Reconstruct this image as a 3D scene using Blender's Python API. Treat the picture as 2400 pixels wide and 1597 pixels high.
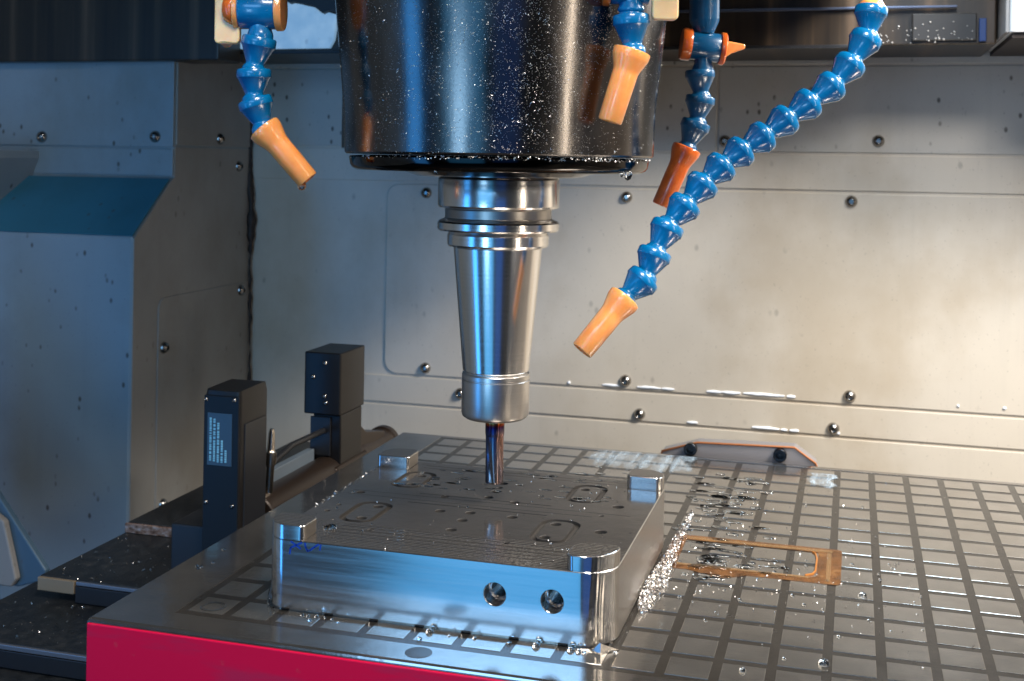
import bpy, bmesh, math, random
from mathutils import Vector, Matrix, Quaternion

# ------------------------------------------------------------------ basics
for o in list(bpy.data.objects):
    bpy.data.objects.remove(o)
SC = bpy.context.scene
COL = SC.collection
U = 0.001            # everything below is written in millimetres
R = math.radians
rnd = random.Random(7)

# ------------------------------------------------------------------ camera
cam = bpy.data.cameras.new('camera')
cam.sensor_width = 36.0
cam.lens = 42.265
cam.shift_y = -0.17585
cam.clip_start = 0.01
cam.clip_end = 50
cam.dof.use_dof = True
cam.dof.focus_distance = 0.575
cam.dof.aperture_fstop = 26
camo = bpy.data.objects.new('camera', cam)
COL.objects.link(camo)
yaw, roll = 0.27764, 0.01599
fw = Vector((-math.sin(yaw), math.cos(yaw), 0))
r0 = Vector((math.cos(yaw), math.sin(yaw), 0))
u0 = r0.cross(fw)
rr = math.cos(roll) * r0 + math.sin(roll) * u0
uu = -math.sin(roll) * r0 + math.cos(roll) * u0
m = Matrix((rr, uu, -fw)).transposed().to_4x4()
m.translation = Vector((295.1, -491.3, 210.0)) * U
camo.matrix_world = m
SC.camera = camo

# ------------------------------------------------------------------ world, lamps, exposure
W = bpy.data.worlds.new('World')
SC.world = W
W.use_nodes = True
bg = W.node_tree.nodes['Background']
bg.inputs[0].default_value = (0.38, 0.44, 0.50, 1)
bg.inputs[1].default_value = 0.06
SC.view_settings.view_transform = 'Standard'
SC.view_settings.look = 'None'
SC.view_settings.exposure = 0.18
SC.view_settings.gamma = 1.0


def area(name, loc, target, sx, sy, power, color, spread=180):
    l = bpy.data.lights.new(name, 'AREA')
    l.shape = 'RECTANGLE'
    l.size, l.size_y = sx * U, sy * U
    l.energy = power
    l.color = color
    l.spread = R(spread)
    o = bpy.data.objects.new(name, l)
    COL.objects.link(o)
    o.location = Vector(loc) * U
    d = (Vector(target) - Vector(loc)).normalized()
    o.rotation_euler = d.to_track_quat('-Z', 'Y').to_euler()
    return o


# blue daylight of the operator's windows in front of the machine
area('window_light', (-95, -1250, -50), (-95, 0, -50), 670, 1100, 2.5, (0.06, 0.38, 0.82))
area('window_centre_light', (-150, -1240, 10), (-150, 0, 10), 220, 330, 1.4, (0.38, 0.68, 1.0))
area('window_upper_light', (-20, -1240, 640), (-20, 0, 450), 800, 280, 3.8, (0.28, 0.58, 1.0))
area('window_right_light', (640, -1250, -100), (400, 0, -50), 460, 900, 0.35, (0.02, 0.20, 0.9))
area('window_left_light', (-850, -860, -80), (-520, 436, 0), 300, 900, 2.8, (0.05, 0.33, 0.92))
# soft lamp over the operator's door
area('door_lamp', (360, -450, 830), (230, 120, 180), 300, 200, 3.2, (1.0, 0.95, 0.88), 110)
# cool lamp under the front edge of the overhead cover, above the picture
area('cover_lamp', (300, 468, 405), (170, 300, 0), 330, 46, 1.3, (0.62, 0.82, 1.0))
# narrow warm lamp strip at the right of the door
area('strip_lamp', (930, -320, 330), (150, 250, 130), 34, 620, 1.1, (1.0, 0.86, 0.68))
# warm work lamp high up near the right wall
area('work_lamp', (800, 150, 720), (330, 650, 0), 280, 260, 12.0, (1.0, 0.94, 0.86), 150)

# ------------------------------------------------------------------ mesh helpers


class MB:
    def __init__(self):
        self.v, self.f = [], []

    def add(self, vs, fs):
        n = len(self.v)
        self.v += [tuple(x) for x in vs]
        self.f += [tuple(i + n for i in f) for f in fs]
        return self

    def box(self, x0, x1, y0, y1, z0, z1):
        vs = [(x, y, z) for z in (z0, z1) for y in (y0, y1) for x in (x0, x1)]
        return self.add(vs, [(0, 2, 3, 1), (4, 5, 7, 6), (0, 1, 5, 4), (2, 6, 7, 3), (0, 4, 6, 2), (1, 3, 7, 5)])

    def loops(self, L, cap0=True, cap1=True):
        n = len(L[0])
        vs = [p for l in L for p in l]
        fs = []
        for k in range(len(L) - 1):
            for i in range(n):
                j = (i + 1) % n
                fs.append((k * n + i, k * n + j, (k + 1) * n + j, (k + 1) * n + i))
        if cap0:
            fs.append(tuple(reversed(range(n))))
        if cap1:
            fs.append(tuple((len(L) - 1) * n + i for i in range(n)))
        return self.add(vs, fs)

    def prism(self, poly, z0, z1):
        return self.loops([[(x, y, z0) for x, y in poly], [(x, y, z1) for x, y in poly]])

    def lathe(self, prof, center=(0, 0, 0), axis=(0, 0, 1), seg=48, cap0=True, cap1=True, phase=0.0):
        q = Vector(axis).normalized().to_track_quat('Z', 'Y')
        c = Vector(center)
        L = []
        for r, z in prof:
            L.append([tuple(c + q @ Vector((r * math.cos(2 * math.pi * i / seg + phase), r * math.sin(2 * math.pi * i / seg + phase), z))) for i in range(seg)])
        return self.loops(L, cap0, cap1)

    def tube(self, pts, rads, seg=12):
        pts = [Vector(p) for p in pts]
        if not isinstance(rads, (list, tuple)):
            rads = [rads] * len(pts)
        L = []
        up = Vector((0.13, 0.21, 1))
        for i, p in enumerate(pts):
            t = (pts[min(i + 1, len(pts) - 1)] - pts[max(i - 1, 0)]).normalized()
            a = t.cross(up)
            if a.length < 1e-3:
                a = t.cross(Vector((1, 0, 0)))
            a.normalize()
            b = t.cross(a)
            L.append([tuple(p + rads[i] * (math.cos(2 * math.pi * k / seg) * a + math.sin(2 * math.pi * k / seg) * b)) for k in range(seg)])
        return self.loops(L)

    def mesh(self, name, base=(0, 0, 0), smooth=None):
        me = bpy.data.meshes.new(name)
        b = Vector(base)
        me.from_pydata([tuple((Vector(v) - b) * U) for v in self.v], [], self.f)
        bm = bmesh.new()
        bm.from_mesh(me)
        bmesh.ops.recalc_face_normals(bm, faces=bm.faces)
        bm.to_mesh(me)
        bm.free()
        if smooth is not None:
            me.polygons.foreach_set('use_smooth', [True] * len(me.polygons))
            me.set_sharp_from_angle(angle=R(smooth))
        me.update()
        return me


BASE = {}


def put(name, me, mat, parent=None, bevel=0, seg=2):
    o = bpy.data.objects.new(name, me)
    COL.objects.link(o)
    if mat is not None:
        me.materials.clear()
        me.materials.append(mat)
    if parent is not None:
        o.parent = parent
    if bevel:
        b = o.modifiers.new('bevel', 'BEVEL')
        b.width = bevel * U
        b.segments = seg
        b.limit_method = 'ANGLE'
        b.angle_limit = R(35)
        b.harden_normals = False
    return o


def base_of(p):
    while p is not None and p.name not in BASE:
        p = p.parent
    return BASE.get(p.name, (0, 0, 0)) if p is not None else (0, 0, 0)


def obj(name, mb, mat, parent=None, smooth=None, bevel=0, seg=2):
    b = base_of(parent)
    return put(name, mb.mesh(name, b, smooth), mat, parent, bevel, seg)


def thing(name, label, cat, loc=(0, 0, 0), group=None, kind=None):
    o = bpy.data.objects.new(name, None)
    o.empty_display_size = 0.02
    COL.objects.link(o)
    o.location = Vector(loc) * U
    BASE[o.name] = tuple(loc)
    tag(o, label, cat, group, kind)
    return o


def tag(o, label=None, cat=None, group=None, kind=None):
    if label:
        o['label'] = label
    if cat:
        o['category'] = cat
    if group:
        o['group'] = group
    if kind:
        o['kind'] = kind
    return o


def rrect(x0, x1, y0, y1, r, n=6):
    """rounded rectangle, r = one radius or four (fl, fr, br, bl)"""
    if not isinstance(r, (list, tuple)):
        r = [r] * 4
    out = []
    for (cx, cy, sx, sy, a0), q in zip(((x0, y0, 1, 1, 180), (x1, y0, -1, 1, 270), (x1, y1, -1, -1, 0), (x0, y1, 1, -1, 90)), r):
        for i in range(n + 1):
            a = R(a0 + 90 * i / n)
            out.append((cx + sx * q + q * math.cos(a), cy + sy * q + q * math.sin(a)))
    return out


# ------------------------------------------------------------------ materials


def new_mat(name, base=(0.5, 0.5, 0.5), metal=0.0, rough=0.4, **kw):
    mt = bpy.data.materials.new(name)
    mt.use_nodes = True
    p = mt.node_tree.nodes['Principled BSDF']
    p.inputs['Base Color'].default_value = (*base, 1)
    p.inputs['Metallic'].default_value = metal
    p.inputs['Roughness'].default_value = rough
    for k, v in kw.items():
        p.inputs[k.replace('_', ' ')].default_value = v
    return mt


def N(mt, kind, **kw):
    n = mt.node_tree.nodes.new(kind)
    for k, v in kw.items():
        setattr(n, k, v)
    return n


def L(mt, a, b):
    mt.node_tree.links.new(a, b)


def P(mt):
    return mt.node_tree.nodes['Principled BSDF']


def coords(mt, scale=(1, 1, 1), rand=False):
    tc = N(mt, 'ShaderNodeTexCoord')
    mp = N(mt, 'ShaderNodeMapping')
    mp.inputs['Scale'].default_value = scale
    L(mt, tc.outputs['Object'], mp.inputs['Vector'])
    if rand:
        oi = N(mt, 'ShaderNodeObjectInfo')
        sc = N(mt, 'ShaderNodeVectorMath', operation='SCALE')
        cb = N(mt, 'ShaderNodeCombineXYZ')
        for i in range(3):
            L(mt, oi.outputs['Random'], cb.inputs[i])
        sc.inputs['Scale'].default_value = 7.3
        L(mt, cb.outputs[0], sc.inputs[0])
        ad = N(mt, 'ShaderNodeVectorMath', operation='ADD')
        L(mt, mp.outputs[0], ad.inputs[0])
        L(mt, sc.outputs[0], ad.inputs[1])
        return ad.outputs[0]
    return mp.outputs[0]


def noise(mt, vec, scale=1.0, detail=4, rough=0.55):
    n = N(mt, 'ShaderNodeTexNoise')
    n.inputs['Scale'].default_value = scale
    n.inputs['Detail'].default_value = detail
    n.inputs['Roughness'].default_value = rough
    L(mt, vec, n.inputs['Vector'])
    return n.outputs['Fac']


def ramp(mt, fac, stops):
    n = N(mt, 'ShaderNodeValToRGB')
    e = n.color_ramp.elements
    while len(e) < len(stops):
        e.new(0.5)
    for el, (p_, c) in zip(e, stops):
        el.position = p_
        el.color = (*c, 1) if len(c) == 3 else c
    L(mt, fac, n.inputs[0])
    return n.outputs[0]


def mul(mt, a, b, op='MULTIPLY'):
    n = N(mt, 'ShaderNodeMath', operation=op)
    for i, x in enumerate((a, b)):
        if isinstance(x, (int, float)):
            n.inputs[i].default_value = x
        else:
            L(mt, x, n.inputs[i])
    return n.outputs[0]


def mixc(mt, fac, a, b):
    n = N(mt, 'ShaderNodeMix', data_type='RGBA')
    if isinstance(fac, (int, float)):
        n.inputs[0].default_value = fac
    else:
        L(mt, fac, n.inputs[0])
    for s, x in ((6, a), (7, b)):
        if isinstance(x, tuple):
            n.inputs[s].default_value = (*x, 1)
        else:
            L(mt, x, n.inputs[s])
    return n.outputs[2]


def bump(mt, h, strength=0.3, dist=0.0005, prev=None):
    b = N(mt, 'ShaderNodeBump')
    b.inputs['Strength'].default_value = strength
    b.inputs['Distance'].default_value = dist
    L(mt, h, b.inputs['Height'])
    if prev is not None:
        L(mt, prev, b.inputs['Normal'])
    L(mt, b.outputs[0], P(mt).inputs['Normal'])
    return b.outputs[0]


def roughvar(mt, fac, lo, hi):
    n = N(mt, 'ShaderNodeMapRange')
    n.inputs['To Min'].default_value = lo
    n.inputs['To Max'].default_value = hi
    L(mt, fac, n.inputs['Value'])
    L(mt, n.outputs[0], P(mt).inputs['Roughness'])


def zcoord(mt):
    tc = N(mt, 'ShaderNodeNewGeometry')
    s = N(mt, 'ShaderNodeSeparateXYZ')
    L(mt, tc.outputs['Position'], s.inputs[0])
    return s.outputs


def maprange(mt, v, a, b, lo=0.0, hi=1.0, smooth=False):
    n = N(mt, 'ShaderNodeMapRange')
    if smooth:
        n.interpolation_type = 'SMOOTHSTEP'
    for k, x in (('From Min', a), ('From Max', b), ('To Min', lo), ('To Max', hi)):
        n.inputs[k].default_value = x
    L(mt, v, n.inputs['Value'])
    return n.outputs[0]


def wall_material(name, base, spots=0.6, rough=0.34):
    mt = new_mat(name, base, 0.0, rough)
    v = coords(mt)
    big = noise(mt, v, 9, 4)
    c = ramp(mt, big, [(0.25, tuple(x * 0.90 for x in base)), (0.75, tuple(min(1, x * 1.06) for x in base))])
    # vertical drip marks left by dried coolant
    vd = coords(mt, (60, 60, 3))
    drip = maprange(mt, noise(mt, vd, 1.0, 5, 0.6), 0.55, 0.75, 0, 0.22)
    c = mixc(mt, drip, c, tuple(x * 0.72 for x in base))
    stain = maprange(mt, noise(mt, coords(mt, (5, 5, 4)), 1.0, 6, 0.6), 0.46, 0.68, 0, 0.55, True)
    c = mixc(mt, stain, c, (base[0] * 0.66, base[1] * 0.58, base[2] * 0.46))
    # dark dried splashes
    vo = N(mt, 'ShaderNodeTexVoronoi')
    vo.inputs['Scale'].default_value = 62 + 40 * spots
    wob = coords(mt, (1, 1, 0.62))
    L(mt, wob, vo.inputs['Vector'])
    sp = maprange(mt, vo.outputs['Distance'], 0.09, 0.20, 1, 0)
    gate = maprange(mt, noise(mt, v, 23, 3), 0.60 - 0.13 * spots, 0.66 - 0.12 * spots)
    s = mul(mt, mul(mt, sp, gate), spots)
    c = mixc(mt, s, c, (0.07, 0.055, 0.04))
    fine = maprange(mt, noise(mt, v, 420, 2), 0.66, 0.74, 0, 0.25)
    c = mixc(mt, fine, c, (0.12, 0.10, 0.08))
    L(mt, c, P(mt).inputs['Base Color'])
    roughvar(mt, big, rough - 0.07, rough + 0.10)
    bump(mt, noise(mt, v, 900, 2), 0.08, 0.0003)
    return mt


M = {}
M['wall'] = wall_material('painted_sheet_metal', (0.61, 0.545, 0.455), 0.32)
M['wall_spotted'] = wall_material('painted_sheet_metal_splashed', (0.50, 0.47, 0.42), 0.9, 0.40)
M['column'] = wall_material('blue_lit_column_paint', (0.30, 0.345, 0.37), 0.9, 0.38)  # wall paint tinted bluish here to carry the blue light
M['side'] = wall_material('shaded_side_sheet', (0.36, 0.34, 0.31), 0.5, 0.36)  # darker copy of the wall paint for the dimly lit flank
M['ceiling'] = new_mat('dark_grey_paint', (0.05, 0.045, 0.04), 0, 0.6)


def streaky_dark():
    mt = new_mat('oily_dark_cover', (0.02, 0.018, 0.016), 0, 0.35)
    v = coords(mt, (45, 1, 1.5))
    n = noise(mt, v, 1.0, 4)
    c = ramp(mt, n, [(0.35, (0.008, 0.006, 0.005)), (0.52, (0.030, 0.020, 0.012)), (0.68, (0.10, 0.062, 0.036))])
    L(mt, c, P(mt).inputs['Base Color'])
    return mt


M['dark_cover'] = streaky_dark()


def turned_steel(name, base, rough, lines=900):
    mt = new_mat(name, base, 1.0, rough)
    v = coords(mt, (1, 1, lines))
    n = noise(mt, v, 1.0, 3)
    roughvar(mt, n, rough * 0.75, rough * 1.5)
    c = ramp(mt, n, [(0.3, tuple(x * 0.90 for x in base)), (0.7, base)])
    L(mt, c, P(mt).inputs['Base Color'])
    bump(mt, n, 0.05, 0.0001)
    return mt


M['holder'] = turned_steel('turned_steel', (0.88, 0.85, 0.82), 0.17)
M['holder_satin'] = turned_steel('satin_steel', (0.70, 0.67, 0.64), 0.27)
M['holder_groove'] = turned_steel('ground_steel_groove', (0.42, 0.39, 0.36), 0.30)


def housing_mat():
    mt = new_mat('black_chromed_steel', (0.11, 0.10, 0.10), 1.0, 0.13)
    v = coords(mt, (1, 1, 0.35))
    n = noise(mt, v, 60, 5)
    roughvar(mt, n, 0.08, 0.30)
    c = ramp(mt, n, [(0.3, (0.12, 0.112, 0.108)), (0.7, (0.20, 0.185, 0.175))])
    L(mt, c, P(mt).inputs['Base Color'])
    bump(mt, noise(mt, coords(mt), 700, 2), 0.06, 0.0003)
    return mt


M['housing'] = housing_mat()
M['housing_lip'] = new_mat('black_gloss', (0.05, 0.046, 0.044), 1.0, 0.10)
M['black_plastic'] = new_mat('black_plastic', (0.016, 0.016, 0.018), 0, 0.38)


def chip_mat(name, base, rough=0.22):
    mt = new_mat(name, base, 1.0, rough)
    return mt


M['chips'] = chip_mat('bright_metal_chips', (0.80, 0.78, 0.76), 0.26)


def plastic(name, base, dark, sss=0.0, rough=0.24, coat=0.6):
    mt = new_mat(name, base, 0, rough)
    p = P(mt)
    p.inputs['Coat Weight'].default_value = coat
    p.inputs['Coat Roughness'].default_value = 0.06
    if sss:
        p.inputs['Subsurface Weight'].default_value = sss
        p.inputs['Subsurface Radius'].default_value = (0.004, 0.0018, 0.0006)
        p.inputs['Subsurface Scale'].default_value = 1.0
    v = coords(mt, rand=True)
    n = noise(mt, v, 160, 3)
    L(mt, ramp(mt, n, [(0.3, dark), (0.7, base)]), p.inputs['Base Color'])
    # wet film and droplets
    vo = N(mt, 'ShaderNodeTexVoronoi')
    vo.inputs['Scale'].default_value = 700
    L(mt, v, vo.inputs['Vector'])
    d = maprange(mt, vo.outputs['Distance'], 0.0, 0.30, 1, 0, True)
    g = maprange(mt, noise(mt, v, 190, 2), 0.50, 0.62)
    b = N(mt, 'ShaderNodeBump')
    b.inputs['Strength'].default_value = 0.22 if sss else 0.5
    b.inputs['Distance'].default_value = 0.0006
    L(mt, mul(mt, d, g), b.inputs['Height'])
    L(mt, b.outputs[0], p.inputs['Normal'])
    L(mt, b.outputs[0], p.inputs['Coat Normal'])
    return mt


M['blue'] = plastic('blue_acetal', (0.0, 0.155, 0.37), (0.0, 0.12, 0.30))
M['blue_shaded'] = plastic('blue_acetal_shaded', (0.002, 0.10, 0.24), (0.002, 0.07, 0.18), 0, 0.32)  # darker copy of the blue for the hose hanging in shade
M['orange'] = plastic('orange_acetal', (0.92, 0.38, 0.12), (0.88, 0.31, 0.075), 0.55, 0.30, 0.9)
M['orange_deep'] = plastic('orange_acetal_deep', (0.80, 0.17, 0.02), (0.60, 0.10, 0.012), 0.35, 0.30, 0.8)
M['cream'] = plastic('cream_lever', (0.85, 0.60, 0.32), (0.80, 0.52, 0.26), 0.5, 0.32, 0.6)


def tile_mat(name, base, metal, rough, rand):
    mt = new_mat(name, base, metal, rough)
    p = P(mt)
    v = coords(mt, (1, 1, 1), rand)
    vs = coords(mt, (60, 900, 60), rand)
    n = noise(mt, vs, 1.0, 4)
    n2 = noise(mt, v, 55, 4)
    c = ramp(mt, n2, [(0.3, tuple(x * 0.78 for x in base)), (0.72, base)])
    sc = maprange(mt, n, 0.62, 0.75, 0, 0.25)
    c = mixc(mt, sc, c, tuple(min(1, x * 1.5) for x in base))
    if rand:
        oi = N(mt, 'ShaderNodeObjectInfo')
        k = maprange(mt, oi.outputs['Random'], 0, 1, 0.0, 0.22)
        c = mixc(mt, k, c, tuple(x * 0.6 for x in base))
    L(mt, c, p.inputs['Base Color'])
    roughvar(mt, n2, rough * 0.7, rough * 1.5)
    h = noise(mt, v, 75, 3)
    bump(mt, h, 0.10, 0.0012, bump(mt, n, 0.10, 0.0002))
    return mt


M['tile'] = tile_mat('ground_steel_pole', (0.50, 0.47, 0.43), 0.9, 0.14, True)
M['frame'] = tile_mat('ground_steel_frame', (0.40, 0.375, 0.35), 0.92, 0.12, False)
M['epoxy'] = tile_mat('dark_epoxy', (0.028, 0.024, 0.020), 0.0, 0.22, False)


def red_mat():
    mt = new_mat('crimson_paint', (0.45, 0.0, 0.02), 0, 0.55, Specular_IOR_Level=0.2)
    pos = zcoord(mt)
    v = coords(mt, (6, 6, 30))
    n = noise(mt, v, 3.0, 4)
    dull = maprange(mt, n, 0.45, 0.66, 0, 0.8, True)
    c = mixc(mt, dull, (0.62, 0.0, 0.042), (0.42, 0.012, 0.06))
    worn = maprange(mt, noise(mt, coords(mt), 170, 4), 0.66, 0.72, 0, 0.5)
    c = mixc(mt, worn, c, (0.55, 0.03, 0.06))
    L(mt, c, P(mt).inputs['Base Color'])
    bump(mt, n, 0.1, 0.0005)
    return mt


M['red'] = red_mat()


def block_mat():
    mt = new_mat('milled_aluminium', (0.72, 0.71, 0.70), 1.0, 0.17)
    p = P(mt)
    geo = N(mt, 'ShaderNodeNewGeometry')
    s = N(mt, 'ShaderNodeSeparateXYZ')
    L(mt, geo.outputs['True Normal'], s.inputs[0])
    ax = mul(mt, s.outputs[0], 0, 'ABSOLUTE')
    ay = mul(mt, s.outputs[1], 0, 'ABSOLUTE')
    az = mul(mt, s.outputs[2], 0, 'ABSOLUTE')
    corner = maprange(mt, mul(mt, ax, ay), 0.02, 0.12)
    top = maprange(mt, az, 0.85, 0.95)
    v = coords(mt, (22, 700, 700))
    n = noise(mt, v, 1.0, 4, 0.6)
    v2 = coords(mt, (500, 500, 30))
    n2 = noise(mt, v2, 1.0, 3)
    # ripples of the milling cutter on the rounded corners
    vv = coords(mt)
    w = N(mt, 'ShaderNodeTexWave', wave_type='RINGS')
    w.inputs['Scale'].default_value = 260
    w.inputs['Distortion'].default_value = 3.0
    w.inputs['Detail'].default_value = 1
    w.inputs['Detail Scale'].default_value = 0.4
    L(mt, coords(mt, (1, 1, 0.25)), w.inputs['Vector'])
    hc = mul(mt, w.outputs['Fac'], corner)
    flat = mul(mt, 1.0, corner, 'SUBTRACT')
    hf = mul(mt, mul(mt, n, flat), 0.10)
    # tool paths: fine ridges along x near the front edge of the top face
    pos = N(mt, 'ShaderNodeSeparateXYZ')
    L(mt, geo.outputs['Position'], pos.inputs[0])
    saw = mul(mt, mul(mt, pos.outputs[1], 2 * math.pi / 0.0021), 0, 'SINE')
    gate = maprange(mt, pos.outputs[1], 0.044, 0.052, 1, 0)
    tick = maprange(mt, noise(mt, coords(mt, (900, 450, 1)), 1.0, 2), 0.4, 0.6)
    ht = mul(mt, mul(mt, mul(mt, saw, gate), top), mul(mt, tick, 0.9))
    tot = mul(mt, mul(mt, hc, 0.8), mul(mt, hf, ht, 'ADD'), 'ADD')
    b = bump(mt, tot, 0.16, 0.0006)
    wet = noise(mt, vv, 75, 3)
    bump(mt, mul(mt, wet, top), 0.12, 0.0012, b)
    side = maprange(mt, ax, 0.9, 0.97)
    lo = N(mt, 'ShaderNodeMix', data_type='FLOAT')
    L(mt, top, lo.inputs[0])
    L(mt, maprange(mt, n, 0.3, 0.7, 0.15, 0.22), lo.inputs[2])
    lo.inputs[3].default_value = 0.13
    L(mt, mul(mt, lo.outputs[0], mul(mt, side, 0.16), 'ADD'), p.inputs['Roughness'])
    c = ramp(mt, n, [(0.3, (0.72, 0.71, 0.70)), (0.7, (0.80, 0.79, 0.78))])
    c = mixc(mt, side, c, (0.42, 0.38, 0.34))  # brown reflection of the table put into the flanks' colour
    c = mixc(mt, top, c, (0.17, 0.152, 0.136))  # top darkened for the dark housing mirrored in it
    L(mt, c, p.inputs['Base Color'])
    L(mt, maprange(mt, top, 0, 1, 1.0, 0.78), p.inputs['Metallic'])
    return mt


M['block'] = block_mat()
M['ink'] = new_mat('blue_marker_ink', (0.0, 0.03, 0.30), 0, 0.4)


def mill_mat():
    mt = new_mat('heat_tinted_carbide', (0.4, 0.4, 0.4), 1.0, 0.16)
    pos = zcoord(mt)
    z = maprange(mt, pos[2], 0.043, 0.078)
    c = ramp(mt, z, [(0.0, (0.36, 0.36, 0.38)), (0.45, (0.28, 0.27, 0.30)), (0.66, (0.16, 0.16, 0.25)), (0.80, (0.04, 0.04, 0.17)),
                     (0.845, (0.06, 0.012, 0.05)), (0.88, (0.40, 0.07, 0.01)), (0.905, (0.55, 0.28, 0.10)), (0.94, (0.42, 0.38, 0.30))])
    # the right hand side tarnished pink and orange
    x = maprange(mt, pos[0], 0.1185, 0.1222, 0, 1, True)
    low = maprange(mt, pos[2], 0.068, 0.072, 1, 0)
    c2 = ramp(mt, noise(mt, coords(mt, (300, 300, 60)), 1.0, 3), [(0.35, (0.42, 0.24, 0.19)), (0.5, (0.52, 0.36, 0.34)), (0.65, (0.36, 0.30, 0.36))])
    c = mixc(mt, mul(mt, x, low), c, c2)
    xl = maprange(mt, pos[0], 0.1175, 0.1150, 0, 0.6, True)
    c = mixc(mt, mul(mt, xl, low), c, (0.02, 0.09, 0.30))
    L(mt, c, P(mt).inputs['Base Color'])
    return mt


M['mill'] = mill_mat()


def plate_mat():
    mt = new_mat('oily_way_cover_steel', (0.03, 0.03, 0.032), 0.3, 0.42)
    v = coords(mt)
    n = noise(mt, v, 130, 4)
    c = ramp(mt, n, [(0.3, (0.010, 0.011, 0.012)), (0.6, (0.030, 0.032, 0.034)), (0.8, (0.06, 0.06, 0.06))])
    L(mt, c, P(mt).inputs['Base Color'])
    roughvar(mt, n, 0.30, 0.62)
    bump(mt, noise(mt, v, 420, 3), 0.35, 0.0008)
    return mt


M['plate'] = plate_mat()
M['plate_edge'] = new_mat('scraped_steel_edge', (0.32, 0.31, 0.33), 0.8, 0.38)


def rusty_mat():
    mt = new_mat('rusty_step_edge', (0.3, 0.18, 0.12), 0.5, 0.5)
    n = noise(mt, coords(mt, (200, 200, 400)), 1.0, 4)
    c = ramp(mt, n, [(0.3, (0.10, 0.045, 0.025)), (0.5, (0.36, 0.21, 0.14)), (0.7, (0.55, 0.45, 0.40))])
    L(mt, c, P(mt).inputs['Base Color'])
    bump(mt, n, 0.5, 0.001)
    return mt


M['rusty'] = rusty_mat()


def stain_mat():
    mt = new_mat('amber_rust_film', (0.42, 0.17, 0.03), 0.0, 0.22)
    p = P(mt)
    v = coords(mt)
    n = noise(mt, v, 75, 6, 0.7)
    c = ramp(mt, n, [(0.3, (0.09, 0.032, 0.008)), (0.55, (0.20, 0.08, 0.02)), (0.75, (0.30, 0.15, 0.05))])
    L(mt, c, p.inputs['Base Color'])
    L(mt, maprange(mt, n, 0.30, 0.66, 0.25, 0.80), p.inputs['Alpha'])
    return mt


M['stain'] = stain_mat()
M['stain_light'] = new_mat('dry_amber_film', (0.36, 0.22, 0.10), 0, 0.5, Alpha=0.24)
M['brown_pipe'] = new_mat('oily_brown_bar', (0.034, 0.022, 0.015), 0.4, 0.35)
M['setter'] = new_mat('setter_black_anodised', (0.012, 0.010, 0.009), 0.0, 0.36, Specular_IOR_Level=0.3)
M['setter_face'] = new_mat('setter_face', (0.008, 0.010, 0.013), 0.0, 0.42, Specular_IOR_Level=0.25)
M['label'] = new_mat('label_film', (0.035, 0.06, 0.085), 0.0, 0.3)
M['print'] = new_mat('label_print', (0.22, 0.5, 0.62), 0, 0.4)
M['screw'] = new_mat('zinc_screw', (0.38, 0.36, 0.34), 1.0, 0.24)
M['black_screw'] = new_mat('black_oxide_screw', (0.03, 0.032, 0.036), 0.9, 0.25)
M['brass'] = new_mat('nickel_fitting', (0.55, 0.48, 0.40), 1.0, 0.25)
M['gunk'] = new_mat('dark_sealant', (0.028, 0.018, 0.014), 0, 0.6)
M['bracket'] = new_mat('grey_bracket', (0.30, 0.28, 0.28), 0.4, 0.45)
M['rust_rim'] = new_mat('rust_rim', (0.34, 0.12, 0.04), 0.2, 0.6)
M['white'] = new_mat('white_cabinet_paint', (0.88, 0.86, 0.84), 0, 0.35)


def water_mat():
    mt = new_mat('clear_coolant', (0.9, 0.93, 0.95), 0, 0.03)
    p = P(mt)
    p.inputs['Transmission Weight'].default_value = 1.0
    p.inputs['IOR'].default_value = 1.33
    return mt


M['water'] = water_mat()


def pale_sheen_mat():
    mt = new_mat('painted_coolant_sheen', (0.66, 0.82, 0.96), 0, 0.08)
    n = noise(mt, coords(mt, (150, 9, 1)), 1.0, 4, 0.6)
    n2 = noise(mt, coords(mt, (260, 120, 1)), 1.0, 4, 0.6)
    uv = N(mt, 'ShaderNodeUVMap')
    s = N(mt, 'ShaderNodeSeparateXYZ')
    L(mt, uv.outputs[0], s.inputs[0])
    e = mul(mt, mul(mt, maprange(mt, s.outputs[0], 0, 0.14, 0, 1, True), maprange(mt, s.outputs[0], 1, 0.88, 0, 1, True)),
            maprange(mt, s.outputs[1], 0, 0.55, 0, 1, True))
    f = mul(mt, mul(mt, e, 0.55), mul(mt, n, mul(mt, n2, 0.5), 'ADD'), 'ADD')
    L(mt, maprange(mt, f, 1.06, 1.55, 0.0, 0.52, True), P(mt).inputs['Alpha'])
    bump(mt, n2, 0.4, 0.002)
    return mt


M['pale_sheen'] = pale_sheen_mat()


def glow_mat():
    mt = new_mat('splashed_glow_pane', (0.30, 0.40, 0.50), 0, 0.5)
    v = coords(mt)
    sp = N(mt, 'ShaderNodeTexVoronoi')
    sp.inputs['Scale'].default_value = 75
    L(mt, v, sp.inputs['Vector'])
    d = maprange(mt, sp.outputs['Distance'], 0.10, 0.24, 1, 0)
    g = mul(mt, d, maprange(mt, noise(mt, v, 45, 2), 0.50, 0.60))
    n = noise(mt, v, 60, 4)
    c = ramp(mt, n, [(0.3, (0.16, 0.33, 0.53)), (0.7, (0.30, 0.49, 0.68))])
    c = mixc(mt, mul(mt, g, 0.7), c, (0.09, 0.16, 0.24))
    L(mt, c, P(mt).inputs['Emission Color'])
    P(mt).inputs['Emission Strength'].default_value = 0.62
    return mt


M['glow'] = glow_mat()

# ------------------------------------------------------------------ the setting: machine cabin
YW, XS = 650.0, -315.1


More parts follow.
